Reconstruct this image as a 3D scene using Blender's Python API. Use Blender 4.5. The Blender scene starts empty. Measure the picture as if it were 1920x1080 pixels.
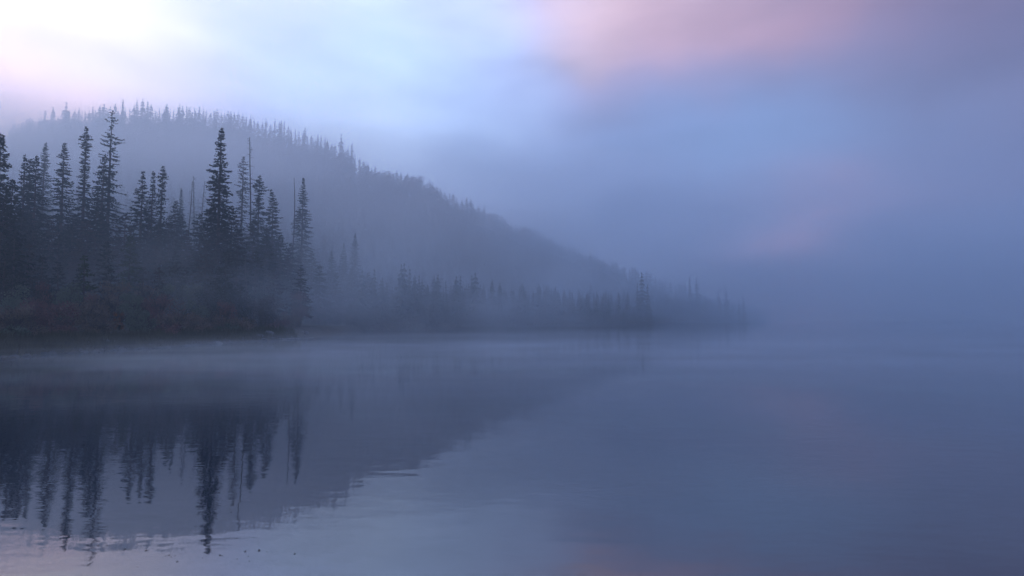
import bpy, math, random
import numpy as np
from mathutils import Vector, noise
R = math.radians
random.seed(7); rng = np.random.default_rng(7)
scene = bpy.context.scene
col = scene.collection

# ------------------------------------------------------------------ camera
F = 960.0                 # focal length in photograph pixels (18 mm on 36 mm)
PITCH = math.atan(57.0 / F)
CAM_H = 1.4
cd = bpy.data.cameras.new('camera'); cd.lens = 18.0; cd.sensor_width = 36.0
cd.clip_start = 0.05; cd.clip_end = 6000
cam = bpy.data.objects.new('camera', cd); col.objects.link(cam)
cam.location = (0, 0, CAM_H); cam.rotation_euler = (math.pi / 2 + PITCH, 0, 0)
scene.camera = cam

def pdir(x, y):
    v = 540.0 - y
    return Vector((x - 960.0, F * math.cos(PITCH) - v * math.sin(PITCH), v * math.cos(PITCH) + F * math.sin(PITCH)))
def at(x, y, Y):
    d = pdir(x, y); k = Y / d.y
    return Vector((d.x * k, Y, CAM_H + d.z * k))
def on_water(x, y):
    d = pdir(x, y); k = -CAM_H / d.z
    return Vector((d.x * k, d.y * k, 0))

# ------------------------------------------------------------------ sky, sun, exposure
SUN_AZ, SUN_EL = -68.0, 22.0          # veiled sun, behind cloud beyond the left edge
SKY_GAIN = 1.0
world = bpy.data.worlds.new('World'); scene.world = world; world.use_nodes = True
nt = world.node_tree; N = nt.nodes; LK = nt.links
for n in list(N): N.remove(n)
out = N.new('ShaderNodeOutputWorld'); bg = N.new('ShaderNodeBackground'); bg.inputs[1].default_value = SKY_GAIN
LK.new(bg.outputs[0], out.inputs[0])
def M(op, a, b=None, c=None):
    n = N.new('ShaderNodeMath'); n.operation = op
    for i, v in enumerate((a, b, c)):
        if v is None: continue
        if isinstance(v, (int, float)): n.inputs[i].default_value = v
        else: LK.new(v, n.inputs[i])
    return n.outputs[0]
tc = N.new('ShaderNodeTexCoord')
def wnoise(scale, detail, off, sc=(1, 1, 1)):
    mp = N.new('ShaderNodeMapping'); mp.inputs['Location'].default_value = off; mp.inputs['Scale'].default_value = sc
    LK.new(tc.outputs['Generated'], mp.inputs[0])
    n = N.new('ShaderNodeTexNoise'); n.inputs['Scale'].default_value = scale; n.inputs['Detail'].default_value = detail
    n.inputs['Roughness'].default_value = 0.5
    LK.new(mp.outputs[0], n.inputs['Vector']); return n
sep = N.new('ShaderNodeSeparateXYZ'); LK.new(tc.outputs['Generated'], sep.inputs[0])
nz = wnoise(2.6, 3.5, (3.1, 1.7, 0.4)); nzs = N.new('ShaderNodeSeparateColor'); LK.new(nz.outputs['Color'], nzs.inputs[0])
WARP = 0.42
az = M('ADD', M('ARCTAN2', sep.outputs[0], sep.outputs[1]), M('MULTIPLY', M('SUBTRACT', nzs.outputs[0], 0.5), WARP))
el = M('ADD', M('ARCSINE', sep.outputs[2]), M('MULTIPLY', M('SUBTRACT', nzs.outputs[1], 0.5), WARP * 0.7))
nish = N.new('ShaderNodeTexSky'); nish.sky_type = 'NISHITA'; nish.sun_disc = False
nish.sun_elevation = R(SUN_EL); nish.sun_rotation = R(SUN_AZ); nish.air_density = 1.0; nish.dust_density = 1.0
nsc = N.new('ShaderNodeMix'); nsc.data_type = 'RGBA'; nsc.blend_type = 'MULTIPLY'; nsc.inputs[0].default_value = 1
LK.new(nish.outputs[0], nsc.inputs[6]); nsc.inputs[7].default_value = (0.05, 0.05, 0.05, 1)
# overcast deck: most of the blue sky is behind cloud
base = N.new('ShaderNodeMix'); base.data_type = 'RGBA'; base.inputs[0].default_value = 0.85
LK.new(nsc.outputs[2], base.inputs[6]); base.inputs[7].default_value = (0.20, 0.31, 0.63, 1)
cur = base.outputs[2]
def lobe(px, py, sx, sy, color, amount=1.0, add=False, flat=1.0):
    """a cloud or a gap in the cloud, seen towards one compass direction and height"""
    global cur
    d = pdir(px, py).normalized(); a = math.atan2(d.x, d.y); e = math.asin(d.z)
    u = M('DIVIDE', M('SUBTRACT', az, a), R(sx)); v = M('DIVIDE', M('SUBTRACT', el, e), R(sy))
    v2 = M('MULTIPLY', v, v)
    if flat != 1.0: v2 = M('POWER', v2, flat)
    q = M('ADD', M('MULTIPLY', u, u), v2)
    w = M('MULTIPLY', M('EXPONENT', M('MULTIPLY', q, -1.0)), amount)
    m = N.new('ShaderNodeMix'); m.data_type = 'RGBA'; m.clamp_factor = True
    m.blend_type = 'ADD' if add else 'MIX'
    LK.new(w, m.inputs[0]); LK.new(cur, m.inputs[6]); m.inputs[7].default_value = (*color, 1)
    cur = m.outputs[2]
# --- the lobes, in photograph pixels (towards which they lie)
lobe(1700, 560, 60, 22, (0.11, 0.11, 0.22), 0.9)              # dim bank low on the right
lobe(-300, 60, 34, 26, (4.2, 4.0, 4.2), 1.0)                   # glow of the veiled sun beyond the left edge
lobe(-60, -300, 24, 14, (6.5, 6.2, 6.6), 1.0)                  # brighter unseen glow, added above the frame to light the fog
lobe(330, 130, 42, 24, (0.59, 0.76, 2.0), 0.95)                # broad bright blue white to the left
lobe(10, 90, 15, 11, (2.3, 2.05, 2.05), 1.0)                    # brightest cloud
lobe(880, 20, 10, 12, (0.8, 1.2, 2.3), 0.6)                    # blue gap
lobe(1170, -85, 18, 8.0, (1.22, 0.84, 0.88), 0.95, flat=4.0)                    # pink cloud, its broad base and its tail
lobe(1520, 0, 26, 5.5, (1.05, 0.54, 0.56), 0.8)
lobe(1880, 200, 18, 20, (0.24, 0.09, 0.13), 0.9)
lobe(790, 220, 17, 11, (1.05, 1.42, 2.1), 0.8)
lobe(660, 225, 9, 5, (1.3, 1.65, 2.2), 0.6)                    # pale gap behind the ridge shoulder
lobe(1030, 320, 11, 5, (0.20, 0.36, 0.66), 0.8)              # dark scud
lobe(1250, 430, 9, 4, (0.25, 0.4, 0.85), 0.6)
lobe(1430, 300, 16, 9, (0.32, 0.58, 1.08), 0.7)                  # blue opening
lobe(1520, 500, 7, 5.5, (2.4, 1.0, 1.0), 0.8)                  # small pink cloud
lobe(0, 185, 7, 4, (3.4, 2.0, 2.3), 0.55)                      # rosy edge just over the hill
wisp = wnoise(1.0, 6, (0.3, 5.1, 2.2), (2.2, 2.2, 7.0)); wr = N.new('ShaderNodeMapRange'); wr.inputs[1].default_value = 0.3; wr.inputs[2].default_value = 0.7
wr.inputs[3].default_value = 0.72; wr.inputs[4].default_value = 1.28; LK.new(wisp.outputs['Fac'], wr.inputs[0])
wmx = N.new('ShaderNodeMix'); wmx.data_type = 'RGBA'; wmx.blend_type = 'MULTIPLY'; wmx.inputs[0].default_value = 1
LK.new(cur, wmx.inputs[6]); LK.new(wr.outputs[0], wmx.inputs[7]); cur = wmx.outputs[2]
LK.new(cur, bg.inputs[0])

sd = bpy.data.lights.new('sun', 'SUN'); sd.energy = 0.6; sd.angle = R(40); sd.color = (1.0, 0.93, 0.88)
sun = bpy.data.objects.new('sun', sd); col.objects.link(sun)
sdir = Vector((math.sin(R(SUN_AZ)) * math.cos(R(SUN_EL)), math.cos(R(SUN_AZ)) * math.cos(R(SUN_EL)), math.sin(R(SUN_EL))))
sun.rotation_euler = sdir.to_track_quat('Z', 'Y').to_euler(); sun.location = sdir * 300

scene.view_settings.view_transform = 'Standard'; scene.view_settings.look = 'None'
scene.view_settings.exposure = -0.05; scene.view_settings.gamma = 1.0
scene.render.engine = 'CYCLES'
scene.cycles.volume_bounces = 3; scene.cycles.max_bounces = 7; scene.cycles.diffuse_bounces = 2
scene.cycles.glossy_bounces = 3; scene.cycles.transparent_max_bounces = 16
scene.cycles.use_denoising = True
scene.cycles.sample_clamp_indirect = 8

# ------------------------------------------------------------------ materials
def pmat(name, c, c2=None, scale=3.0, rough=0.85, bump=0.0, spec=0.3, obj=True):
    m = bpy.data.materials.new(name); m.use_nodes = True; t = m.node_tree; b = t.nodes['Principled BSDF']
    b.inputs['Roughness'].default_value = rough; b.inputs['Specular IOR Level'].default_value = spec
    b.inputs['Base Color'].default_value = (*c, 1)
    if c2:
        co = t.nodes.new('ShaderNodeTexCoord'); n = t.nodes.new('ShaderNodeTexNoise')
        n.inputs['Scale'].default_value = scale; n.inputs['Detail'].default_value = 5
        t.links.new(co.outputs['Object'], n.inputs['Vector'])
        r = t.nodes.new('ShaderNodeValToRGB'); r.color_ramp.elements[0].position = 0.35; r.color_ramp.elements[1].position = 0.65
        r.color_ramp.elements[0].color = (*c, 1); r.color_ramp.elements[1].color = (*c2, 1)
        t.links.new(n.outputs['Fac'], r.inputs[0]); t.links.new(r.outputs[0], b.inputs['Base Color'])
        if bump:
            bp = t.nodes.new('ShaderNodeBump'); bp.inputs['Strength'].default_value = bump
            t.links.new(n.outputs['Fac'], bp.inputs['Height']); t.links.new(bp.outputs[0], b.inputs['Normal'])
    return m
mat_bark = pmat('bark', (0.05, 0.038, 0.03), (0.09, 0.07, 0.055), 6)
mat_dead = pmat('dead_wood', (0.07, 0.06, 0.055), (0.13, 0.115, 0.10), 5)
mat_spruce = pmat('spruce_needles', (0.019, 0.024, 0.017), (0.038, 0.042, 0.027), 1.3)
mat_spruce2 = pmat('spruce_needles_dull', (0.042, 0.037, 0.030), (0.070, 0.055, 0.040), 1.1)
mat_young = pmat('young_needles', (0.035, 0.055, 0.025), (0.07, 0.08, 0.035), 1.5)
mat_red = pmat('red_twigs', (0.15, 0.07, 0.065), (0.24, 0.12, 0.10), 2)
mat_will = pmat('willow_leaves', (0.11, 0.125, 0.08), (0.18, 0.19, 0.13), 2)
mat_brown = pmat('brown_leaves', (0.16, 0.11, 0.08), (0.24, 0.17, 0.12), 2)
mat_orange = pmat('orange_leaves', (0.26, 0.10, 0.03), (0.16, 0.07, 0.03), 3)
mat_ground = pmat('forest_floor', (0.03, 0.027, 0.02), (0.055, 0.048, 0.032), 0.6, bump=0.3)
mat_rock = pmat('shore_rock', (0.06, 0.06, 0.06), (0.12, 0.115, 0.115), 3, bump=0.4)
mat_pale = pmat('pale_rock', (0.14, 0.135, 0.14), (0.24, 0.23, 0.23), 3, bump=0.4)
mat_log = pmat('bleached_wood', (0.20, 0.19, 0.19), (0.32, 0.30, 0.29), 8)
mat_grass = pmat('dry_grass', (0.09, 0.075, 0.04), (0.13, 0.11, 0.06), 2)
mat_leaf = pmat('fallen_leaf', (0.035, 0.025, 0.02), (0.05, 0.035, 0.025), 30)

# ------------------------------------------------------------------ mesh helpers
class MB:
    def __init__(s): s.v = []; s.f = []; s.m = []
    def quad(s, a, b, c, d, mi=0):
        n = len(s.v); s.v += [tuple(a), tuple(b), tuple(c), tuple(d)]; s.f.append((n, n + 1, n + 2, n + 3)); s.m.append(mi)
    def tri(s, a, b, c, mi=0):
        n = len(s.v); s.v += [tuple(a), tuple(b), tuple(c)]; s.f.append((n, n + 1, n + 2)); s.m.append(mi)
    def tube(s, pts, rad, k=6, mi=0):
        rings = []
        for i, p in enumerate(pts):
            p = Vector(p); d = (Vector(pts[min(i + 1, len(pts) - 1)]) - Vector(pts[max(i - 1, 0)])).normalized()
            u = d.orthogonal().normalized(); w = d.cross(u); n = len(s.v)
            for j in range(k):
                a = 2 * math.pi * j / k
                s.v.append(tuple(p + (u * math.cos(a) + w * math.sin(a)) * rad[i]))
            rings.append(n)
        for i in range(len(rings) - 1):
            for j in range(k):
                s.f.append((rings[i] + j, rings[i] + (j + 1) % k, rings[i + 1] + (j + 1) % k, rings[i + 1] + j)); s.m.append(mi)
        s.f.append(tuple(rings[0] + j for j in range(k))[::-1]); s.m.append(mi)
        s.f.append(tuple(rings[-1] + j for j in range(k))); s.m.append(mi)
    def mesh(s, name, mats):
        me = bpy.data.meshes.new(name); me.from_pydata(s.v, [], s.f)
        for m in mats: me.materials.append(m)
        if len(mats) > 1: me.polygons.foreach_set('material_index', s.m)
        me.update(); return me
    def build(s, name, mats, parent=None):
        if not isinstance(mats, (list, tuple)): mats = [mats]
        o = bpy.data.objects.new(name, s.mesh(name, mats)); col.objects.link(o)
        if parent: o.parent = parent
        return o
def tag(o, label=None, cat=None, group=None, kind=None):
    if label: o['label'] = label
    if cat: o['category'] = cat
    if group: o['group'] = group
    if kind: o['kind'] = kind
    return o
def empty(name, loc, rz=0.0):
    o = bpy.data.objects.new(name, None); o.empty_display_size = 0.3; col.objects.link(o)
    o.location = loc; o.rotation_euler = (0, 0, rz); return o

# ------------------------------------------------------------------ terrain
shore_px = [(0, 672), (100, 664), (200, 658), (300, 652), (400, 645), (480, 640), (545, 636), (590, 632), (650, 621)]
shore = [(-19, -160), (-17, -90), (-15, -40), (-16, -12), (-18, 6)]
shore += [tuple(on_water(x, y)[:2]) for x, y in shore_px]
for x, Y in ((750, 75), (900, 100), (1050, 125), (1200, 160), (1300, 200), (1400, 290), (1440, 360)):
    shore.append(((x - 960) / F * Y, Y))
shore += [(170, 430), (120, 480), (60, 540)]
S = np.array(shore)
poly = np.vstack([S, [(60, 900), (-900, 900), (-900, -400), (-19, -400)]])
def inside(X, Y):
    c = np.zeros(X.shape, bool); n = len(poly)
    for i in range(n):
        x1, y1 = poly[i]; x2, y2 = poly[(i + 1) % n]
        if y1 == y2: continue
        k = (y1 > Y) != (y2 > Y)
        c ^= k & (X < (x2 - x1) * (Y - y1) / (y2 - y1) + x1)
    return c
def sdist(X, Y):
    d = np.full(X.shape, 1e9)
    P = np.vstack([[(-19, -400)], S, [(60, 900)]])
    for i in range(len(P) - 1):
        a = P[i]; b = P[i + 1]; ab = b - a; L = (ab ** 2).sum()
        t = np.clip(((X - a[0]) * ab[0] + (Y - a[1]) * ab[1]) / L, 0, 1)
        d = np.minimum(d, np.hypot(X - a[0] - t * ab[0], Y - a[1] - t * ab[1]))
    return np.where(inside(X, Y), d, -d)
ridge_px = [(-300, 270, 260), (-150, 262, 260), (0, 250, 260), (60, 238, 260), (150, 224, 260), (260, 215, 260), (400, 224, 260), (500, 245, 260),
            (570, 262, 260), (640, 292, 258), (700, 325, 256), (780, 340, 256), (850, 372, 258), (950, 420, 262), (1050, 462, 268),
            (1150, 500, 275), (1250, 535, 285), (1330, 562, 300), (1400, 585, 340), (1460, 594, 370)]
rr = []
for x, y, Y in ridge_px:            # the ground lies a tree's height below the canopy line
    p = at(x, y + float(np.interp(x, [900, 1400], [20, 8])), Y); rr.append((math.atan2(p.x, p.y), math.hypot(p.x, p.y), p.z))
RA = np.array([-3.2, -2.2, -1.6] + [q[0] for q in rr] + [0.55]); RR = np.array([300, 300, 320] + [q[1] for q in rr] + [420]); RZ = np.array([15, 40, 75] + [q[2] for q in rr] + [1])
def snoise(X, Y, sc, seed):
    r = np.random.default_rng(seed); z = np.zeros(X.shape)
    for k in range(5):
        a = r.uniform(0, 6.28); w = 2 * math.pi / sc * (1.0 + 0.55 * k)
        z += np.sin((X * math.cos(a) + Y * math.sin(a)) * w + r.uniform(0, 6.28)) / (1 + 0.6 * k)
    return z / 2.2
def ground(X, Y):
    X = np.asarray(X, float); Y = np.asarray(Y, float)
    d = sdist(X, Y); A = np.arctan2(X, Y); r = np.hypot(X, Y)
    rrd = np.interp(A, RA, RR); rz = np.interp(A, RA, RZ)
    back = np.clip(r - d, 0, None)
    t = np.clip((d - 42) / np.maximum(rrd - np.clip(r - d, 0, rrd - 60) - 42, 30), 0, None)
    t = np.clip((r - (rrd - np.maximum(rrd - (r - d) - 42, 30))) / np.maximum(rrd - (r - d) - 42, 30), 0, None)
    up = np.where(t < 1, t ** 1.15, 1 - 0.55 * (t - 1)) - 0.04 * np.exp(-((t - 1) / 0.06) ** 2)
    bank = np.where(d < 0, np.maximum(d * 0.35, -2.2), np.where(d < 1.2, d * 0.45, 0.54 + (np.minimum(d, 42) - 1.2) * 0.05))
    z = bank + np.where(d > 0, np.clip(up, 0, 1) * np.maximum(rz - 2.5, 0) * np.clip((d - 20) / 40, 0, 1), 0)
    z += snoise(X, Y, 31, 3) * 0.9 * np.clip((d - 15) / 30, 0, 1) + snoise(X, Y, 7, 5) * 0.12 * np.clip(d / 3, 0, 1)
    z += snoise(X, Y, 1.9, 6) * 0.06 * np.clip((d + 0.6) / 1.5, 0, 1)
    return z
def gz(x, y): return float(ground(np.array([x]), np.array([y]))[0])

xs = np.unique(np.concatenate([np.arange(-660, -420, 12), np.arange(-420, -120, 4), np.arange(-120, -45, 3), np.arange(-45, -6, 0.6), np.arange(-6, 60, 3), np.arange(60, 240, 6)]))
ys = np.unique(np.concatenate([np.arange(-180, -10, 8), np.arange(-10, 14, 2), np.arange(14, 50, 0.6), np.arange(50, 130, 3), np.arange(130, 420, 4), np.arange(420, 560, 10)]))
GX, GY = np.meshgrid(xs, ys); GZ = ground(GX, GY)
nx, ny = len(xs), len(ys)
vv = np.stack([GX.ravel(), GY.ravel(), GZ.ravel()], 1)
idx = np.arange(nx * ny).reshape(ny, nx)
ff = np.stack([idx[:-1, :-1].ravel(), idx[:-1, 1:].ravel(), idx[1:, 1:].ravel(), idx[1:, :-1].ravel()], 1)
keep = (vv[ff, 2].max(1) > -2.0)
me = bpy.data.meshes.new('ground'); me.from_pydata(vv.tolist(), [], ff[keep].tolist()); me.materials.append(mat_ground)
me.polygons.foreach_set('use_smooth', [True] * int(keep.sum())); me.update()
go = bpy.data.objects.new('ground', me); col.objects.link(go); tag(go, kind='structure')

# ------------------------------------------------------------------ water
WX = 690
wb = MB(); wb.quad((-WX, -190, 0), (WX, -190, 0), (WX, WX, 0), (-WX, WX, 0))
wm = bpy.data.materials.new('lake_water'); wm.use_nodes = True; t = wm.node_tree; b = t.nodes['Principled BSDF']
b.inputs['Base Color'].default_value = (0.010, 0.019, 0.036, 1); b.inputs['Roughness'].default_value = 0.03
b.inputs['IOR'].default_value = 2.6
g = t.nodes.new('ShaderNodeNewGeometry')
def wn(scale, sc, detail):
    mp = t.nodes.new('ShaderNodeMapping'); mp.inputs['Scale'].default_value = sc; mp.inputs['Rotation'].default_value = (0, 0, 0.25)
    t.links.new(g.outputs['Position'], mp.inputs[0])
    n = t.nodes.new('ShaderNodeTexNoise'); n.inputs['Scale'].default_value = scale; n.inputs['Detail'].default_value = detail
    t.links.new(mp.outputs[0], n.inputs['Vector']); return n.outputs['Fac']
def wmath(op, a, bb):
    n = t.nodes.new('ShaderNodeMath'); n.operation = op
    for i, v in enumerate((a, bb)):
        if isinstance(v, (int, float)): n.inputs[i].default_value = v
        else: t.links.new(v, n.inputs[i])
    return n.outputs[0]
hgt = wmath('ADD', wmath('ADD', wmath('MULTIPLY', wn(0.8, (0.7, 1.6, 1), 2), 0.0025), wmath('MULTIPLY', wn(2.3, (0.8, 1.3, 1), 3), 0.0011)), wmath('MULTIPLY', wn(5.0, (0.6, 1.4, 1), 2), 0.0013))
bp = t.nodes.new('ShaderNodeBump'); bp.inputs['Strength'].default_value = 1.0; bp.inputs['Distance'].default_value = 1.0
t.links.new(hgt, bp.inputs['Height']); t.links.new(bp.outputs[0], b.inputs['Normal'])
wo = wb.build('water', wm); tag(wo, kind='structure')

# ------------------------------------------------------------------ conifers
def conifer(h, prof, seed, step=0.31, per=6, twig=0.37, wid=0.10, fill=1.0, droop=0.35, bent=0.0, gap=0.0, trunk_r=None, lean=0.0):
    """prof: list of (height, radius), top first. returns crown MB, trunk MB"""
    r = random.Random(seed); C = MB(); T = MB()
    hs = [p[0] for p in prof][::-1]; rs = [p[1] for p in prof][::-1]
    def axis(z):
        q = z / h
        return Vector((lean * h * q * q + bent * max(0, (q - 0.9) / 0.1) ** 2, 0.04 * math.sin(q * 5 + seed), z))
    tr = trunk_r or h * 0.011 + 0.03
    zz = [h * i / 14 for i in range(15)]
    T.tube([axis(z) for z in zz], [max(tr * max(0.0, 1 - z / h) ** 0.85, 0.012) for z in zz], 7)
    z = h - 0.08; lump = 1.0
    C.tube([axis(h - 0.5), axis(h + 0.02)], [0.03, 0.008], 4)
    while z > hs[0]:
        rad = float(np.interp(z, hs, rs))
        if r.random() < 0.35: lump = r.uniform(0.62, 1.18)
        else: lump = lump * 0.6 + 0.4 * r.uniform(0.8, 1.1)
        n = per if rad > 0.35 else max(3, per - 1)
        a0 = r.uniform(0, 6.28)
        for j in range(n):
            if r.random() < gap: continue
            a = a0 + 6.283 * j / n + r.uniform(-0.4, 0.4)
            L = rad * lump * r.uniform(0.6, 1.12)
            if L < 0.05: continue
            ca, sa = math.cos(a), math.sin(a); zb = min(z + step * r.uniform(-.5, .5), h - .05); ax = axis(zb)
            q = z / h; upw = 0.55 * max(0, q - 0.55) - droop * (1 - q) * 0.9 + r.uniform(-0.1, 0.1); sag = droop * r.uniform(0.5, 1.2) * min(1, L)
            def bp(s, ax=ax, L=L, ca=ca, sa=sa, upw=upw, sag=sag):
                return Vector((ax.x + ca * L * s, ax.y + sa * L * s, ax.z + L * (upw * s - sag * s * s + 0.75 * sag * s ** 4)))
            # branch wood
            w = 0.012 + 0.010 * L; pe = Vector((-sa, ca, 0))
            ks = 3 if L > 0.6 else 1
            for k in range(ks):
                p0 = bp(k / ks); p1 = bp((k + 1) / ks); w0 = w * (1 - k / ks); w1 = w * (1 - (k + 1) / ks) + 0.004
                T.quad(p0 - Vector((0, 0, w0)), p1 - Vector((0, 0, w1)), p1 + Vector((0, 0, w1)), p0 + Vector((0, 0, w0)))
            if fill <= 0: continue
            nt_ = max(2, int(L / 0.10 * fill))
            for k in range(nt_):
                s = (0.18 if L > 0.7 else 0.0) + (0.82 if L > 0.7 else 1.0) * (k + r.random()) / nt_
                p = bp(s); d = (bp(min(s + 0.05, 1.05)) - bp(s - 0.0)).normalized()
                for sd_ in (-1, 1, 0):
                    if r.random() > 0.92: continue
                    tl = twig * r.uniform(0.55, 1.2) * (1.15 - 0.6 * s) * min(1, 0.45 + L * 0.6)
                    if sd_ == 0: dirv = d * 0.5 + Vector((r.uniform(-.3, .3), r.uniform(-.3, .3), r.uniform(-0.9, 0.35)))
                    else: dirv = d * 0.75 + pe * sd_ * r.uniform(0.4, 1.0) + Vector((0, 0, r.uniform(-0.45, 0.1)))
                    dirv.normalize(); nn = dirv.cross(Vector((r.uniform(-1, 1), r.uniform(-1, 1), r.uniform(-.6, 1)))).normalized() * wid * r.uniform(0.7, 1.2)
                    m_ = p + dirv * tl * 0.45
                    C.quad(p, m_ + nn * 0.5, p + dirv * tl, m_ - nn * 0.5)
        z -= step * r.uniform(0.75, 1.25) * (0.6 if rad < 0.35 else 1)
    return C, T
def snag(h, seed, branches=24, blen=0.9, crook=0.25, r0=0.10, zmin=0.35):
    r = random.Random(seed); T = MB(); n = 12; ph = r.uniform(0, 6)
    def ax(z):
        q = z / h; return Vector((crook * math.sin(q * 4 + ph) * q, crook * math.cos(q * 3 + ph) * q, z))
    T.tube([ax(h * i / n) for i in range(n + 1)], [r0 * (1 - i / n) ** 0.8 + 0.022 for i in range(n + 1)], 6)
    B = MB()
    for i in range(branches):
        z = h * (zmin + (1 - zmin) * r.random() ** 0.8); a = r.uniform(0, 6.28); L = blen * r.uniform(0.3, 1.1) * (1.25 - z / h)
        p = ax(z); e = p + Vector((math.cos(a) * L, math.sin(a) * L, L * r.uniform(-0.5, 0.35))); mid = (p + e) / 2 + Vector((0, 0, 0.12 * L))
        B.tube([p, mid, e], [0.022, 0.017, 0.010], 3)
        for k in range(r.randint(1, 4)):
            s = r.uniform(0.3, 0.95); q = p.lerp(e, s); f = q + Vector((r.uniform(-1, 1), r.uniform(-1, 1), r.uniform(-0.8, 0.6))) * 0.28 * L
            B.tube([q, f], [0.012, 0.007], 3)
    return T, B

def place_conifer(label, x, y, Y, prof, name='spruce_tree', mat=None, group=None, cat='tree', **kw):
    top = at(x, y, Y); g0 = gz(top.x, Y); h = top.z - g0
    p = [(h, 0.04)] + [((at(x, y + dy, Y).z - g0), hw * Y / F * 1.05) for dy, hw in prof]
    lastz, lastr = p[-1]
    if lastz > 2.5: p += [(lastz * 0.55, lastr * 1.25), (min(1.5, lastz * 0.3), lastr * 1.2)]
    C, T = conifer(h, p, kw.pop('seed', int(x * 7 + Y)), **kw)
    e = empty(name, (top.x, Y, g0 - 0.05)); tag(e, label, cat, group)
    T.build('trunk', mat_bark, e); C.build('crown', mat or mat_spruce, e)
    return e

# the trees one can tell apart at the near shore: (label, x, ytop, depth, outline below the top, options)
place_conifer('tallest dark spruce cut by the left edge, nearest the water', 2, 250, 34, [(15, 5), (30, 9), (60, 14), (75, 9), (95, 18), (130, 22), (180, 32), (230, 38)], step=.27, per=8, twig=.42)
place_conifer('short thick spruce crown right beside the dark left edge spruce', 24, 336, 35, [(20, 9), (45, 15), (90, 24), (160, 30)], per=8)
place_conifer('thin topped spruce just right of the left edge pair', 48, 287, 46, [(14, 3), (30, 8), (50, 12), (90, 18), (140, 22)])
place_conifer('blunt dark spruce squeezed between two pointed ones', 58, 297, 47, [(14, 6), (45, 10), (90, 16), (140, 20)])
place_conifer('pointed spruce standing in front of the faint hazy one', 70, 292, 44, [(15, 5), (40, 13), (62, 15), (90, 19), (130, 25)], per=6)
place_conifer('faint hazy spruce fading behind the dark left trees', 86, 267, 78, [(20, 6), (50, 9), (80, 12), (120, 16)])
place_conifer('lone full skirted spruce with clear fog on both sides', 122, 267, 51, [(12, 4), (30, 10), (36, 7), (55, 12), (75, 17), (100, 22), (140, 29)], per=6)
place_conifer('narrow knobbly column spruce left of the tallest tree', 163, 237, 52, [(12, 4), (25, 10), (34, 12), (48, 7), (65, 9), (85, 12), (100, 9), (130, 17), (170, 21)], per=6)
place_conifer('tallest spruce with open ragged branches high on its trunk', 211, 207, 56, [(12, 6), (22, 11), (35, 7), (46, 17), (58, 20), (66, 22), (78, 15), (90, 20), (120, 23), (150, 27), (190, 33)], twig=.3, gap=.26, fill=.85, step=.42)
place_conifer('bushy spruce leaning against the foot of the tallest tree', 196, 291, 50, [(10, 5), (25, 12), (50, 19), (90, 24), (140, 28)], per=6)
place_conifer('left one of the three short spruces in a row', 268, 320, 50, [(12, 4), (30, 10), (50, 13), (75, 18), (120, 22)], per=6)
place_conifer('slender middle one of the three short spruces', 288, 320, 53, [(15, 3), (35, 6), (60, 9), (100, 13)])
place_conifer('right one of the three short spruces, narrow with a round tip', 306, 310, 52, [(10, 5), (24, 9), (36, 6), (55, 9), (75, 8), (100, 13), (140, 16)], per=6)
place_conifer('little faint spruce rising behind bare larches', 340, 352, 92, [(15, 3), (35, 6), (60, 9)])
place_conifer('low blunt spruce between the short trio and the bare larches', 330, 376, 60, [(8, 5), (25, 10), (60, 14)])
place_conifer('big dense steeple spruce in the middle of the shore group', 416, 238, 42, [(12, 5), (30, 8), (60, 12), (72, 14), (84, 21), (100, 15), (110, 22), (118, 26), (130, 15), (142, 22), (158, 25), (180, 28), (220, 33)], per=7, step=.28, twig=.36)
place_conifer('thin see-through spruce left of the tall dead snag', 457, 293, 76, [(8, 5), (25, 11), (50, 13), (75, 11), (110, 15)], gap=.3, fill=.7, mat=mat_spruce2)
place_conifer('spruce with layered shoulders right of the tall dead snag', 487, 329, 60, [(8, 4), (18, 11), (27, 15), (36, 8), (48, 16), (58, 12), (75, 19), (110, 24)], per=6)
place_conifer('small spruce with a nodding bent tip', 513, 355, 60, [(10, 5), (24, 10), (40, 12), (60, 16), (90, 20)], bent=-0.35, per=6)
place_conifer('pale hazy spruce standing alone at the right end of the group', 569, 333, 78, [(12, 4), (35, 10), (55, 11), (66, 16), (85, 18), (110, 20), (140, 24)], fill=.85)
place_conifer('dim spruce top low in the fog beyond the group', 666, 436, 118, [(14, 4), (40, 10), (80, 15)])
place_conifer('shorter dim spruce left of the other low foggy top', 645, 456, 116, [(14, 4), (40, 9), (70, 14)])
place_conifer('low foggy spruce tip nearest the pale lone spruce', 622, 470, 100, [(14, 5), (40, 10), (70, 15)])
def place_snag(label, x, y, Y, name='dead_tree', group=None, **kw):
    top = at(x, y, Y); g0 = gz(top.x, Y); T, B = snag(top.z - g0, int(x), **kw)
    e = empty(name, (top.x, Y, g0 - 0.05)); tag(e, label, 'dead tree', group)
    T.build('trunk', mat_dead, e); B.build('crown', mat_dead, e)
place_snag('tall dead snag with drooping bare twigs at its top', 474, 258, 60, branches=70, blen=1.3, r0=.13, zmin=.45)
place_snag('bare pole of a dead tree beside the pale lone spruce', 550, 333, 62, branches=8, blen=.4, r0=.11, crook=.3)
place_snag('leafless larch nearest the big dense steeple spruce', 381, 338, 88, branches=90, blen=1.7, r0=.11, zmin=.4)
place_snag('leafless larch in the middle of the faint bare three', 367, 330, 90, branches=100, blen=1.9, r0=.12, zmin=.4)
place_snag('leafless larch on the left of the faint bare three', 356, 338, 72, branches=60, blen=1.2, r0=.10, zmin=.4)
place_snag('thin grey dead stem standing in the shore brush', 467, 470, 40, branches=10, blen=.5, r0=.07)

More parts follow.
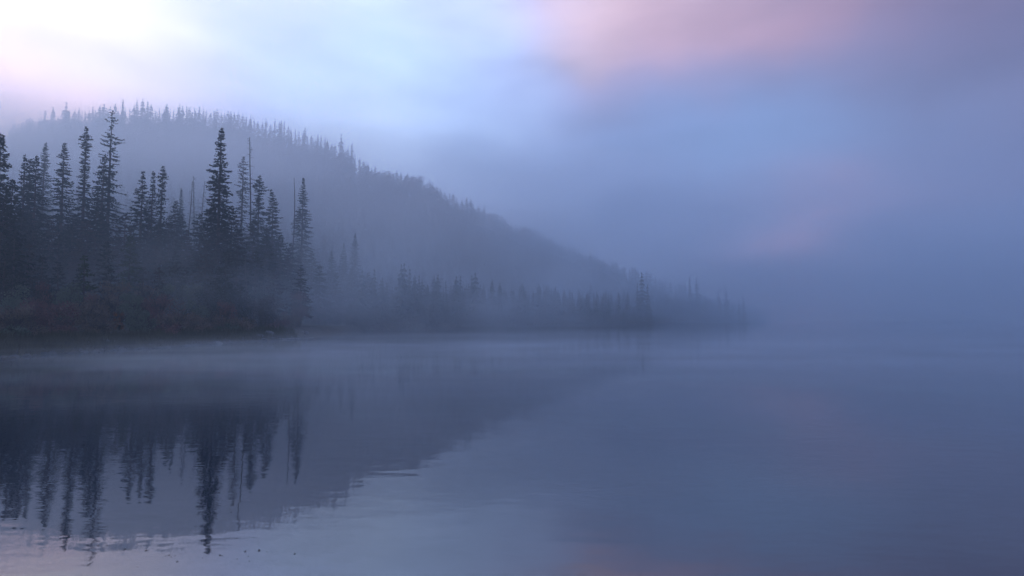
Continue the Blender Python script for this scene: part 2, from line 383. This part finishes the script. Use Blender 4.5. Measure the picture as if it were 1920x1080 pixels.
# filler spruces: dark mass under and between the tall ones
FILL = [(12, 400, 31), (40, 395, 38), (62, 420, 40), (95, 405, 46), (110, 440, 42), (140, 405, 50), (150, 450, 41), (182, 385, 47), (200, 452, 37),
        (235, 400, 48), (248, 455, 41), (278, 405, 49), (295, 440, 44), (318, 415, 52), (342, 405, 62), (352, 430, 50), (375, 400, 56), (398, 385, 47), (436, 388, 46),
        (447, 430, 40), (476, 412, 50), (500, 425, 52), (526, 440, 55), (545, 455, 60), (388, 450, 38), (330, 470, 40), (425, 470, 36), (585, 470, 72), (560, 480, 56),
        (600, 495, 62), (630, 510, 66), (660, 500, 88), (690, 510, 92), (515, 500, 44), (30, 450, 30), (80, 480, 33), (270, 500, 38)]
r2 = random.Random(11)
FILL += [(150, 500, 33), (205, 495, 34), (300, 500, 36), (350, 505, 38), (375, 480, 41), (440, 490, 41), (480, 470, 44), (110, 490, 34), (255, 480, 38), (415, 500, 37)]
FILL += [(6, 372, 30), (-12, 350, 31), (30, 430, 29), (10, 455, 28), (55, 455, 32)]
FILL += [(-30 + 25 * k + r2.uniform(-8, 8), r2.uniform(400, 450) + max(0, 25 * k - 430) * .35, r2.uniform(44, 68)) for k in range(25)]
for i, (x, y, Y) in enumerate(FILL):
    w = random.uniform(1.05, 1.6)
    place_conifer('low dark spruce filling in between the tall shore trees' if i % 3 else 'low dull green spruce in the thicket under the tall trees',
                  x, y, Y, [(10, 6 * w), (25, 11 * w), (50, 18 * w), (90, 25 * w)], mat=(mat_spruce2, mat_spruce, mat_spruce)[i % 3],
                  group='dull green spruces in the thicket' if i % 3 == 0 else 'low dark spruces in the thicket', step=.36)
place_conifer('olive young spruce in front of the tallest tree', 160, 478, 30, [(12, 6), (30, 12), (60, 17)], mat=mat_young, per=6)
place_conifer('pale olive young spruce left of the big dense steeple spruce', 245, 438, 36, [(12, 7), (30, 12), (60, 18)], mat=mat_young, per=6)

# ------------------------------------------------------------------ shrubs at the water's edge
def shrub(w, h, seed, leaf=0.07, n=2600):
    r = random.Random(seed); W = MB(); L = MB()
    for i in range(26):
        a = r.uniform(0, 6.28); s = r.uniform(0.15, 1.0); e = Vector((math.cos(a) * w * s, math.sin(a) * w * s, h * r.uniform(0.55, 1.0) * (1 - 0.35 * s * s)))
        m_ = Vector((e.x * 0.35, e.y * 0.35, e.z * 0.6)); W.tube([(e.x * .08, e.y * .08, 0), m_, e], [0.022, 0.015, 0.006], 3)
        for k in range(5):
            q = m_.lerp(e, r.random()); W.tube([q, q + Vector((r.uniform(-.3, .3), r.uniform(-.3, .3), r.uniform(.1, .5)))], [0.009, 0.004], 3)
    cl = [(Vector((r.uniform(-1, 1) * w * .75, r.uniform(-1, 1) * w * .75, h * r.uniform(.12, .85))), r.uniform(.25, .5) * w) for _ in range(16)]
    for i in range(n):
        c, rad = r.choice(cl); d = Vector((r.gauss(0, 1), r.gauss(0, 1), r.gauss(0, .9))).normalized() * rad * r.random() ** 0.4
        p = c + d
        if p.z < 0.02: p.z = abs(p.z) * .5 + .02
        u = Vector((r.uniform(-1, 1), r.uniform(-1, 1), r.uniform(-1, 1))).normalized() * leaf * r.uniform(.6, 1.3); v = u.orthogonal().normalized() * leaf * .45
        L.quad(p, p + u * .5 + v, p + u, p + u * .5 - v)
    return W, L
def place_shrub(label, x, ytop, ybase_d, width_px, mat, group=None, leaf=.07, n=2600, name='shrub'):
    Y = ybase_d; c = at(x, ytop, Y); g0 = gz(c.x, Y); W, L = shrub(width_px * Y / F / 2, max(c.z - g0, .5), int(x * 3 + Y), leaf, n)
    e = empty(name, (c.x, Y, g0 - .03)); tag(e, label, 'shrub', group)
    W.build('stems', mat_bark, e); L.build('leaves', mat, e)
SH = [('grey green willow bush at the left edge under the dark spruce', 15, 515, 25, 70, mat_will),
      ('reddish bush with bare tips at the top of the left shore brush', 75, 505, 27, 60, mat_red),
      ('dull brown bush at the water on the far left', 35, 572, 22.6, 70, mat_brown),
      ('wine red bush second from the left edge at the water', 90, 560, 24, 70, mat_red),
      ('olive bush below the lone full skirted spruce', 128, 525, 28, 65, mat_will),
      ('grey brown bush left of the orange one', 165, 560, 26, 70, mat_brown),
      ('small orange autumn bush glowing in the dark brush', 225, 582, 27, 16, mat_orange),
      ('olive green bush right of the orange one', 250, 545, 29, 60, mat_will),
      ('brown bush behind the pale shore stones', 215, 520, 31, 70, mat_brown),
      ('wide wine brown bush left of the shore bend', 300, 535, 31, 75, mat_red),
      ('dark olive bush under the faint bare larches', 345, 520, 35, 70, mat_will),
      ('low brown bush at the water below the bare larches', 340, 585, 28.5, 70, mat_brown),
      ('dark green bush under the big dense steeple spruce', 400, 515, 35, 70, mat_spruce),
      ('low grey bush at the rocky bend of the shore', 395, 592, 31.5, 60, mat_brown),
      ('deep green bush rising behind the rocky point', 450, 520, 36, 70, mat_spruce),
      ('rounded dark bush at the tip of the rocky point', 492, 550, 37, 62, mat_spruce2),
      ('low brown bush on the rocky point by the water', 455, 598, 33.5, 60, mat_brown),
      ('reddish bush beyond the rocky point', 560, 545, 46, 60, mat_red),
      ('rusty bush right of the driftwood log', 620, 560, 80, 55, mat_red),
      ('wine red bush standing back from the driftwood log', 660, 545, 90, 60, mat_red),
      ('brown bush behind the driftwood log', 590, 575, 62, 50, mat_brown)]
for s in SH: place_shrub(*s[:6], n=900 if s[4] < 20 else 3400)
for i, (x, y, Y) in enumerate([(190, 600, 24.8), (270, 600, 27), (120, 600, 23.2), (60, 620, 21), (20, 625, 20.2), (315, 610, 27), (365, 612, 29.5), (425, 610, 32), (522, 600, 38), (545, 590, 41),
                               (60, 545, 27), (190, 545, 30), (272, 520, 34), (375, 560, 33), (425, 555, 34)]):
    place_shrub('low tangled brown brush along the waterline of the near shore', x, y, Y, 46, (mat_brown, mat_will, mat_red)[i % 3], 'low brush along the near waterline', n=1500)

# dry grass on the bank
gb = MB(); rg = random.Random(4)
for i in range(9000):
    x = rg.uniform(-60, 560); k = rg.random(); d = rg.uniform(0.15, 2.6)
    xi = np.interp(x, [q[0] for q in shore_px], [q[1] for q in shore_px]); b0 = on_water(max(x, -60), xi)
    dirv = Vector((-0.55, 0.83, 0)); p = b0 + dirv * d; z = gz(p.x, p.y) if i % 4 == 0 else None
    if z is None: z = zl + rg.uniform(-.02, .02); p = pl + Vector((rg.uniform(-.25, .25), rg.uniform(-.25, .25), 0))
    else: zl = z; pl = p
    if z < 0.02: continue
    hh = rg.uniform(.12, .42); lx = rg.uniform(-.15, .15); ly = rg.uniform(-.15, .15); w = .02
    gb.tri((p.x - w, p.y, z - .03), (p.x + w, p.y, z - .03), (p.x + lx, p.y + ly, z + hh))
go2 = gb.build('grass', mat_grass); tag(go2, 'dry grass on the low bank of the near shore', 'grass', kind='stuff')

# rocks along the waterline
def rock_mesh(seed, mat):
    import bmesh
    bm = bmesh.new(); bmesh.ops.create_icosphere(bm, subdivisions=3, radius=1)
    o = Vector((seed * 3.1, seed * 1.7, 0))
    for v in bm.verts:
        n = noise.noise(v.co * 1.1 + o) * .55 + noise.noise(v.co * 2.9 + o) * .18
        v.co *= 1 + n; v.co.z *= .62
    me = bpy.data.meshes.new('boulder'); bm.to_mesh(me); bm.free(); me.materials.append(mat); return me
RM = [rock_mesh(i, mat_rock) for i in range(5)]; RP = [rock_mesh(i + 9, mat_pale) for i in range(3)]
def put_rock(label, x, y, s, mesh, group=None, sink=.15, off=0.0):
    s *= .5
    p = on_water(x, y); p += Vector((-.5, .8, 0)) * off
    o = bpy.data.objects.new('boulder', mesh); col.objects.link(o)
    o.location = (p.x, p.y, max(gz(p.x, p.y), -.02) + s * sink); o.scale = (s * 1.3, s, s); o.rotation_euler = (rg.uniform(-.2, .2), rg.uniform(-.2, .2), rg.uniform(0, 6))
    tag(o, label, 'rock', group)
put_rock('pale flat topped stone, left of two on the near bank', 196, 657, .28, RP[0], off=.6)
put_rock('pale blocky stone, right of two on the near bank', 214, 656, .22, RP[1], off=.6)
put_rock('pale pinkish stone left of the pair on the near bank', 152, 660, .24, RP[2], off=.5)
put_rock('large pale boulder at the tip of the rocky point', 505, 638, .5, RP[0], off=.8)
put_rock('pale boulder just left of the big one on the rocky point', 490, 639, .36, RP[1], off=.6)
put_rock('pale rock beyond the driftwood log', 578, 633, .5, RP[2], off=1.2)
put_rock('grey boulder heap stone at the bend of the shore', 410, 645, .38, RP[1], off=.3)
for i in range(70):
    x = rg.uniform(130, 600) if i > 12 else rg.uniform(0, 130)
    y = np.interp(x, [q[0] for q in shore_px], [q[1] for q in shore_px])
    put_rock('small dark grey stone at the near waterline', x, y + rg.uniform(-.3, 1.2), rg.uniform(.09, .26), RM[i % 5], 'small stones along the near waterline', off=rg.uniform(0, .7))

def log(label, p0, p1, r0, r1, name='driftwood_log', cat='driftwood', twigs=3):
    r = random.Random(int(p0.x * 10)); b_ = MB(); n = 8; c = p0
    pts = [p0.lerp(p1, i / n) - c + Vector((0, r.uniform(-.02, .02), r.uniform(-.012, .012))) for i in range(n + 1)]
    b_.tube(pts, [r0 + (r1 - r0) * i / n for i in range(n + 1)], 8)
    for k in range(twigs):
        q = pts[r.randint(2, n - 1)]; b_.tube([q, q + Vector((r.uniform(-.3, .3), r.uniform(-.1, .2), r.uniform(.06, .22)))], [.018, .006], 4)
    o = b_.build(name, mat_log); o.location = c; tag(o, label, cat)
a = on_water(513, 637.5); b2 = on_water(588, 634.5)
log('long thin pale driftwood log floating off the rocky point', a + Vector((0, 0, .03)), b2 + Vector((0, 0, .05)), .055, .04)
a = at(-14, 612, 20.5); b2 = at(9, 633, 20.6)
log('bleached branch slanting out of the brush at the left edge', a, b2, .035, .03, name='bleached_branch', twigs=2)
a = on_water(2, 674); b2 = on_water(30, 672)
log('short dark wet log lying in the water at the left edge', a + Vector((0, 0, .02)), b2 + Vector((0, 0, .02)), .05, .04, twigs=1)
bpy.context.scene.collection.objects[-1].data.materials[0] = mat_leaf

# leaves floating on the lake
def leaf_mesh(seed):
    r = random.Random(seed); b_ = MB(); n = 9; P = []
    for i in range(n):
        a = 6.283 * i / n; rad = (1.0 + .45 * math.cos(a)) * r.uniform(.8, 1.1); P.append(Vector((math.cos(a) * rad, math.sin(a) * rad * .65, .25 * abs(math.sin(a)) + r.uniform(0, .12))))
    for i in range(n): b_.tri((0, 0, 0.05), P[i], P[(i + 1) % n])
    b_.tube([(1.2, 0, .1), (2.0, .2, .35)], [.05, .04], 3)
    return b_.mesh('floating_leaf', [mat_leaf])
LM = [leaf_mesh(i) for i in range(5)]
LV = [(183, 1023, 4), (200, 1023, 3), (233, 1030, 5), (273, 1032, 5), (262, 1035, 2), (298, 1038, 2), (310, 1042, 3), (316, 1041, 4), (321, 1044, 3), (328, 1042, 3), (331, 1053, 5),
      (336, 1040, 2), (346, 1036, 2), (361, 1053, 2), (412, 1041, 5), (416, 1042, 3), (459, 1034, 5), (485, 1032, 6), (465, 1043, 3), (444, 1048, 3), (467, 1052, 3), (500, 1034, 3), (508, 1037, 2),
      (552, 1038, 5), (571, 1042, 2), (433, 1053, 2), (258, 1063, 3), (80, 1069, 2), (296, 1065, 2), (783, 1008, 3), (355, 1046, 2), (379, 1046, 3), (175, 1027, 2), (215, 1027, 2), (447, 1057, 2), (305, 1046, 2), (399, 1037, 2)]
special = {(485, 1032): 'largest dark leaf of the row floating in the middle', (552, 1038): 'dark leaf floating alone right of the others', (233, 1030): 'left dark leaf of two under the tallest tree mirror image',
           (273, 1032): 'right dark leaf of two near the tallest tree mirror image', (783, 1008): 'tiny leaf floating far right of all the others', (331, 1053): 'lowest of the bigger leaves, below the small cluster',
           (459, 1034): 'dark leaf just left of the largest floating one', (412, 1041): 'dark leaf right of the steeple spruce mirror image tip'}
for i, (x, y, s) in enumerate(LV):
    p = on_water(x, y); o = bpy.data.objects.new('floating_leaf', LM[i % 5]); col.objects.link(o)
    k = s * (p.y / F) * .42; o.location = (p.x, p.y, .001); o.scale = (k, k, k); o.rotation_euler = (0, 0, rg.uniform(-.6, .6))
    tag(o, special.get((x, y), 'tiny dark leaf speck floating on the still foreground water'), 'leaf', 'leaves floating in the foreground')

# ------------------------------------------------------------------ hill forest
def rough_conifer(seed, h=10.0, w=1.7, layers=13, per=6, mi=1, bare=0.0):
    r = random.Random(seed); b_ = MB(); b_.tube([(0, 0, -0.5), (0, 0, h * .6), (0, 0, h)], [.16, .09, .02], 4, 0)
    for i in range(layers):
        q = i / (layers - 1); z = h * (.985 - .87 * q); rad = w * (.08 + .92 * q ** .85) * r.uniform(.7, 1.2)
        for j in range(per):
            if r.random() < bare: continue
            a = 6.283 * j / per + r.uniform(-.5, .5); L = rad * r.uniform(.6, 1.2); dz = -L * r.uniform(.15, .6)
            ca, sa = math.cos(a), math.sin(a); ww = max(.30 * L, .16) * r.uniform(.7, 1.3)
            tip = Vector((ca * L, sa * L, z + dz)); m_ = Vector((ca * L * .6, sa * L * .6, z + dz * .35)); pe = Vector((-sa, ca, 0)) * ww
            dn = Vector((0, 0, -h / layers * .75))
            b_.tri((0, 0, z + .25), tip, m_ + pe + dn * .5, mi); b_.tri((0, 0, z + .25), m_ - pe + dn * .5, tip, mi)
            b_.tri(m_, tip, m_ + dn, mi)
    return b_
def round_tree(seed, h=8.0, w=2.8, n=620):
    r = random.Random(seed); b_ = MB(); b_.tube([(0, 0, -.5), (0, 0, h * .7)], [.16, .06], 4, 0)
    cl = [(Vector((r.uniform(-1, 1) * w * .6, r.uniform(-1, 1) * w * .6, h * r.uniform(.15, .88))), w * r.uniform(.35, .6)) for _ in range(14)]
    for i in range(n):
        c, rad = r.choice(cl); p = c + Vector((r.gauss(0, 1), r.gauss(0, 1), r.gauss(0, 1))).normalized() * rad * r.uniform(.4, 1)
        u = Vector((r.uniform(-1, 1), r.uniform(-1, 1), r.uniform(-1, 1))).normalized() * .42; b_.tri(p, p + u, p + u.orthogonal() * .7, 1)
    return b_
VAR = [rough_conifer(1), rough_conifer(2, w=1.3), rough_conifer(3, w=2.2, layers=11), rough_conifer(4, w=1.0, bare=.35), rough_conifer(5, w=1.6, bare=.15), rough_conifer(6, w=2.4, layers=10)]
RND = [round_tree(1), round_tree(2, w=3.2), round_tree(3, h=7)]
VM = [b_.mesh('ridge_conifer', [mat_bark, mat_spruce]) for b_ in VAR]
RDM = [b_.mesh('ridge_tree', [mat_bark, mat_brown]) for b_ in RND]
RPX = np.array([(x, y, Y) for x, y, Y in ridge_px], float)
def ridge_at(x): return np.interp(x, RPX[:, 0], RPX[:, 1]), np.interp(x, RPX[:, 0], RPX[:, 2])
def ridge_tree(x, ytop, label, group=None, mesh=None, wide=1.0, rnd=False):
    yr, Y = ridge_at(x); p = at(x, ytop, Y); g0 = gz(p.x, Y); h = max(p.z - g0, 2.0)
    o = bpy.data.objects.new('ridge_tree' if rnd else 'ridge_conifer', mesh); col.objects.link(o)
    k = h / (8.0 if rnd else 10.0); o.location = (p.x, Y, g0); o.scale = (k * wide, k * wide, k); o.rotation_euler = (0, 0, rg.uniform(0, 6.28)); tag(o, label, 'tree', group)
named = [(125, 192, 'broad hazy conifer standing tallest near the left end of the ridge', 5, 1.0), (100, 200, 'hazy pointed conifer at the faint left end of the ridge', 0, 1), (85, 207, 'leftmost faint conifer dissolving into the bright mist', 4, 1),
         (231, 186, 'tall hazy conifer on the crest left of the tallest shore spruce top', 1, 1.1), (257, 187, 'slim crest conifer, left of a close pair', 3, 1), (268, 185, 'crest conifer with a broad skirt, right of a close pair', 2, .9),
         (313, 195, 'pointed crest conifer left of the middle of the ridge', 1, 1), (337, 195, 'dark crest conifer with a thick crown near the ridge middle', 2, .8), (365, 200, 'thin spindly crest conifer beside a gap', 3, 1),
         (433, 209, 'dark crest conifer right above the steeple spruce', 0, 1), (470, 218, 'crest conifer where the ridge starts to fall', 2, .9), (499, 223, 'pointed crest conifer on the start of the slope', 0, 1),
         (528, 226, 'dark pointed crest conifer standing above its neighbours on the slope', 1, 1.2), (572, 239, 'dark broad crest conifer halfway down the upper slope', 2, .9), (614, 259, 'crest conifer just left of the big solitary one', 0, 1.1),
         (640, 251, 'big solitary conifer with wide branches on the falling ridge', 5, .8), (660, 268, 'paler narrow conifer right of the big solitary one', 1, 1.25)]
for x, y, lab, vi, wd in named: ridge_tree(x, y, lab, None, VM[vi], wd)
nr = 0
x = 20.0
while x < 690:
    yr, Y = ridge_at(x); hh = rg.choice((rg.uniform(9, 18), rg.uniform(14, 26)))
    if x < 100: hh *= .8
    ridge_tree(x, yr - hh, 'small hazy conifer among many on the upper ridge against pale sky', 'conifers along the upper ridge', VM[(0, 1, 2, 5, 4, 2)[rg.randrange(6)]], rg.uniform(.9, 1.45)); x += rg.uniform(4.5, 9)
for x, y, lab in ((700, 308, 'round bushy tree in the dip right of the big solitary conifer'), (715, 305, 'second rounded tree of the clump in the ridge dip'), (735, 313, 'small round tree right of the ridge dip clump'),
                  (772, 305, 'broad feathery treetop on the shoulder of the slope'), (783, 303, 'tallest feathery treetop on the shoulder of the slope'), (818, 328, 'rounded treetop just below the slope shoulder'),
                  (985, 415, 'round treetop standing dark on the lower slope line'), (1000, 413, 'second round treetop on the lower slope line')):
    ridge_tree(x, y + (24 if 760 < x < 830 else 9), lab, None, RDM[int(x) % 3], 1.1, True)
x = 690.0
while x < 1420:
    yr, Y = ridge_at(x); hh = rg.uniform(3, 15)
    if rg.random() < .12 and x < 1100: ridge_tree(x, yr - hh * .8, 'hazy rounded tree on the lower falling ridge line', 'rounded trees on the lower ridge', RDM[rg.randrange(3)], 1, True)
    else: ridge_tree(x, yr - hh, 'hazy conifer on the lower falling ridge line', 'conifers on the lower ridge', VM[(0, 2, 4, 5)[rg.randrange(4)]], rg.uniform(1.3, 1.9))
    x += rg.uniform(4, 10)

# the wood on the slope: one mass
def mass(name, label, pts, hts, variants, mats):
    V = []; Fc = []; Mi = []; base_n = 0
    pack = []
    for b_ in variants:
        fs = [f if len(f) == 3 else None for f in b_.f]
        pack.append((np.array(b_.v), b_.f, b_.m))
    for i, (p, hgt_) in enumerate(zip(pts, hts)):
        vs, fs, ms = pack[rng.integers(len(pack))]; a = rng.uniform(0, 6.28); ca, sa = math.cos(a), math.sin(a); k = hgt_ / 10.0
        q = np.stack([(vs[:, 0] * ca - vs[:, 1] * sa) * k * 1.15 + p[0], (vs[:, 0] * sa + vs[:, 1] * ca) * k * 1.15 + p[1], vs[:, 2] * k + p[2]], 1)
        V.append(q); Fc += [tuple(j + base_n for j in f) for f in fs]; Mi += ms; base_n += len(q)
    me = bpy.data.meshes.new(name); me.from_pydata(np.vstack(V).tolist(), [], Fc)
    for m in mats: me.materials.append(m)
    me.polygons.foreach_set('material_index', Mi); me.update()
    o = bpy.data.objects.new(name, me); col.objects.link(o); return tag(o, label, 'forest', kind='stuff')
cand = []
for i in range(90000):
    A_ = rng.uniform(-1.5, 0.52); r_ = math.sqrt(rng.uniform(35 ** 2, 420 ** 2)); cand.append((math.sin(A_) * r_, math.cos(A_) * r_))
cand = np.array(cand); dd = sdist(cand[:, 0], cand[:, 1]); Ac = np.arctan2(cand[:, 0], cand[:, 1]); rc = np.hypot(cand[:, 0], cand[:, 1]); rl = np.interp(Ac, RA, RR)
ok = (dd > 1.0) & (rc < rl + 26) & (((rc > 120) | (cand[:, 0] > -25)) & (rc > 85) | (Ac < -0.86) & (dd > 12) & ((Ac < -1.0) | (rc > 62)))
cand = cand[ok]; dd = dd[ok]; rc = rc[ok]
cell = {}; sel = []
for i, (x_, y_) in enumerate(cand):
    s_ = 2.9 if dd[i] < 26 else 3.9; key = (s_, math.floor(x_ / s_), math.floor(y_ / s_))
    if key in cell: continue
    cell[key] = 1; sel.append(i)
sel = np.array(sel); P = cand[sel]; Z = ground(P[:, 0], P[:, 1])
small = [rough_conifer(20 + i, w=w_, layers=8, per=5) for i, w_ in enumerate((2.2, 2.6, 3.1, 1.9))]
front = dd[sel] < 26
hts = np.where(front, (6.5 + rng.uniform(-2.5, 4.0, len(sel)) + 2.5 * snoise(P[:, 0], P[:, 1], 60, 9)) * np.clip(.35 + dd[sel] / 8, 0, 1), rng.uniform(4.5, 8.5, len(sel)))
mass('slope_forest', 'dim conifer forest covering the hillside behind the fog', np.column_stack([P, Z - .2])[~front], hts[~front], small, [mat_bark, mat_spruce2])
mass('lakeside_forest', 'dark conifer belt along the far shore of the lake', np.column_stack([P, Z - .2])[front], hts[front], VAR[:3], [mat_bark, mat_spruce])
q_ = np.column_stack([rng.uniform(-25, 190, 60000), rng.uniform(60, 430, 60000)]); qd = sdist(q_[:, 0], q_[:, 1])
q_ = np.vstack([q_[(qd > -.2) & (qd < 2.5)][:900], q_[(qd > 2.5) & (qd < 8)][:500]]); qz = ground(q_[:, 0], q_[:, 1])
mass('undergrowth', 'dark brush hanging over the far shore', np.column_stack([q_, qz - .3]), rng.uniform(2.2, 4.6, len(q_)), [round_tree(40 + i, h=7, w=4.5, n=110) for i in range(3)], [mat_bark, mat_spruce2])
# tops one can make out along the far shore
far = [(1203, 510, 168, 'pointed conifer standing highest on the far shore belt'), (1195, 530, 166, 'left neighbour of the highest far shore conifer'), (1214, 532, 167, 'right neighbour of the highest far shore conifer'),
       (1306, 520, 215, 'slim foggy conifer right of a gap in the far shore belt'), (1293, 518, 214, 'foggy conifer left of the slim one on the far shore belt'), (1347, 540, 240, 'foggy conifer, left of the last cluster on the point'),
       (1361, 535, 242, 'tallest conifer of the last cluster on the point'), (1385, 556, 262, 'faint conifer, left of the last pair at the tip of the point'), (1393, 552, 264, 'faintest conifer at the very tip of the far point')]
for i, (x, y, Y, lab) in enumerate(far):
    p = at(x, y, Y); g0 = gz(p.x, Y); k = (p.z - g0) / 10
    o = bpy.data.objects.new('shore_conifer', VM[(0, 1, 4)[i % 3]]); col.objects.link(o); o.location = (p.x, Y, g0 - .1); o.scale = (k, k, k); tag(o, lab, 'tree')

# ------------------------------------------------------------------ the fog
def volume_mat(name, dens, colr, aniso):
    m = bpy.data.materials.new(name); m.use_nodes = True; t_ = m.node_tree
    for n in list(t_.nodes): t_.nodes.remove(n)
    o_ = t_.nodes.new('ShaderNodeOutputMaterial'); v_ = t_.nodes.new('ShaderNodeVolumePrincipled')
    v_.inputs['Density'].default_value = dens; v_.inputs['Color'].default_value = (*colr, 1); v_.inputs['Anisotropy'].default_value = aniso
    t_.links.new(v_.outputs[0], o_.inputs['Volume']); return m
hb = MB(); x0, x1, y0, y1, z0, z1 = -700, 700, -200, 700, -3.4, 135
c = [(x0, y0, z0), (x1, y0, z0), (x1, y1, z0), (x0, y1, z0), (x0, y0, z1), (x1, y0, z1), (x1, y1, z1), (x0, y1, z1)]
for f in ((3, 2, 1, 0), (4, 5, 6, 7), (0, 1, 5, 4), (1, 2, 6, 5), (2, 3, 7, 6), (3, 0, 4, 7)): hb.quad(*[c[i] for i in f])
ho = hb.build('haze', volume_mat('fog', 0.0027, (0.70, 0.85, 0.99), 0.38)); tag(ho, 'even blue grey fog filling the whole valley', 'haze', kind='stuff')

def mist_bank(loc, rad, dens, label, ns=1.6, colr=(0.76, 0.88, 1.0), aniso=0.6, patch=0.6):
    import bmesh
    bm = bmesh.new(); bmesh.ops.create_icosphere(bm, subdivisions=4, radius=1.0)
    for v in bm.verts:
        v.co.x *= rad[0]; v.co.y *= rad[1]; v.co.z *= rad[2]
        if loc[2] + v.co.z < -3: v.co.z = -3 - loc[2]
    me = bpy.data.meshes.new('mist_bank'); bm.to_mesh(me); bm.free()
    m = bpy.data.materials.new('mist'); m.use_nodes = True; t_ = m.node_tree
    for n in list(t_.nodes): t_.nodes.remove(n)
    A = t_.nodes.new; L_ = t_.links.new
    o_ = A('ShaderNodeOutputMaterial'); v_ = A('ShaderNodeVolumePrincipled'); L_(v_.outputs[0], o_.inputs['Volume'])
    v_.inputs['Color'].default_value = (*colr, 1); v_.inputs['Anisotropy'].default_value = aniso
    c_ = A('ShaderNodeTexCoord'); mp = A('ShaderNodeMapping'); mp.inputs['Scale'].default_value = tuple(1 / q for q in rad); L_(c_.outputs['Object'], mp.inputs[0])
    ln = A('ShaderNodeVectorMath'); ln.operation = 'LENGTH'; L_(mp.outputs[0], ln.inputs[0])
    mr = A('ShaderNodeMapRange'); mr.interpolation_type = 'SMOOTHERSTEP'; mr.inputs[1].default_value = 1.0; mr.inputs[2].default_value = 0.15; L_(ln.outputs['Value'], mr.inputs[0])
    nz_ = A('ShaderNodeTexNoise'); nz_.inputs['Scale'].default_value = ns; nz_.inputs['Detail'].default_value = 3; L_(mp.outputs[0], nz_.inputs['Vector'])
    m2 = A('ShaderNodeMapRange'); m2.interpolation_type = 'SMOOTHSTEP'; m2.inputs[1].default_value = 0.35; m2.inputs[2].default_value = 0.65; m2.inputs[3].default_value = 1 - patch; m2.inputs[4].default_value = 1 + patch; L_(nz_.outputs['Fac'], m2.inputs[0])
    p1 = A('ShaderNodeMath'); p1.operation = 'MULTIPLY'; L_(mr.outputs[0], p1.inputs[0]); L_(m2.outputs[0], p1.inputs[1])
    p2 = A('ShaderNodeMath'); p2.operation = 'MULTIPLY'; L_(p1.outputs[0], p2.inputs[0]); p2.inputs[1].default_value = dens; L_(p2.outputs[0], v_.inputs['Density'])
    me.materials.append(m); o = bpy.data.objects.new('mist_bank', me); col.objects.link(o); o.location = loc
    return tag(o, label, 'mist', kind='stuff')
mist_bank((-148, 176, 30), (215, 96, 72), 0.018, 'pale fog bank hanging between the shore trees and the hill', colr=(0.90, 0.94, 1.0), aniso=0.5)
mist_bank((-235, 195, 72), (90, 80, 36), 0.013, 'bright mist swallowing the left end of the ridge', colr=(1.0, 0.97, 0.99), aniso=0.75)
mist_bank((255, 290, 25), (330, 215, 85), 0.0105, 'blue fog bank lying over the open lake beyond the point', ns=2.6, patch=0.9)
mist_bank((5, 17, 0.0), (34, 15, 1.3), 0.050, 'thin mist drifting low over the lake near the shore', ns=5, patch=0.9)
mist_bank((35, 345, 97), (95, 45, 33), 0.022, 'drifting scud of fog right of the ridge', patch=0.9, ns=2.2)
mist_bank((110, 350, 62), (100, 45, 30), 0.018, 'lower drifting scud of fog above the far point', patch=0.9, ns=2.2)
mist_bank((5, 86, 5), (26, 17, 13), 0.027, 'small mist patch standing before the far shore trees', patch=0.9)
mist_bank((-16, 57, 5), (24, 17, 13), 0.022, 'mist rolling out behind the rocky point', patch=0.8)
mist_bank((-22, 37, 1.5), (18, 9, 8), 0.022, 'mist wisp veiling the lower trunks of the near shore', patch=0.9, ns=3)
mist_bank((35, 205, 42), (85, 42, 42), 0.022, 'uneven fog drifting down the right slope of the hill', patch=0.95, ns=2.2)
mist_bank((75, 165, 12), (85, 45, 26), 0.017, 'mist patch veiling the foot of the far point', patch=0.9)
scene.cycles.volume_step_rate = 1.0; scene.cycles.volume_max_steps = 128
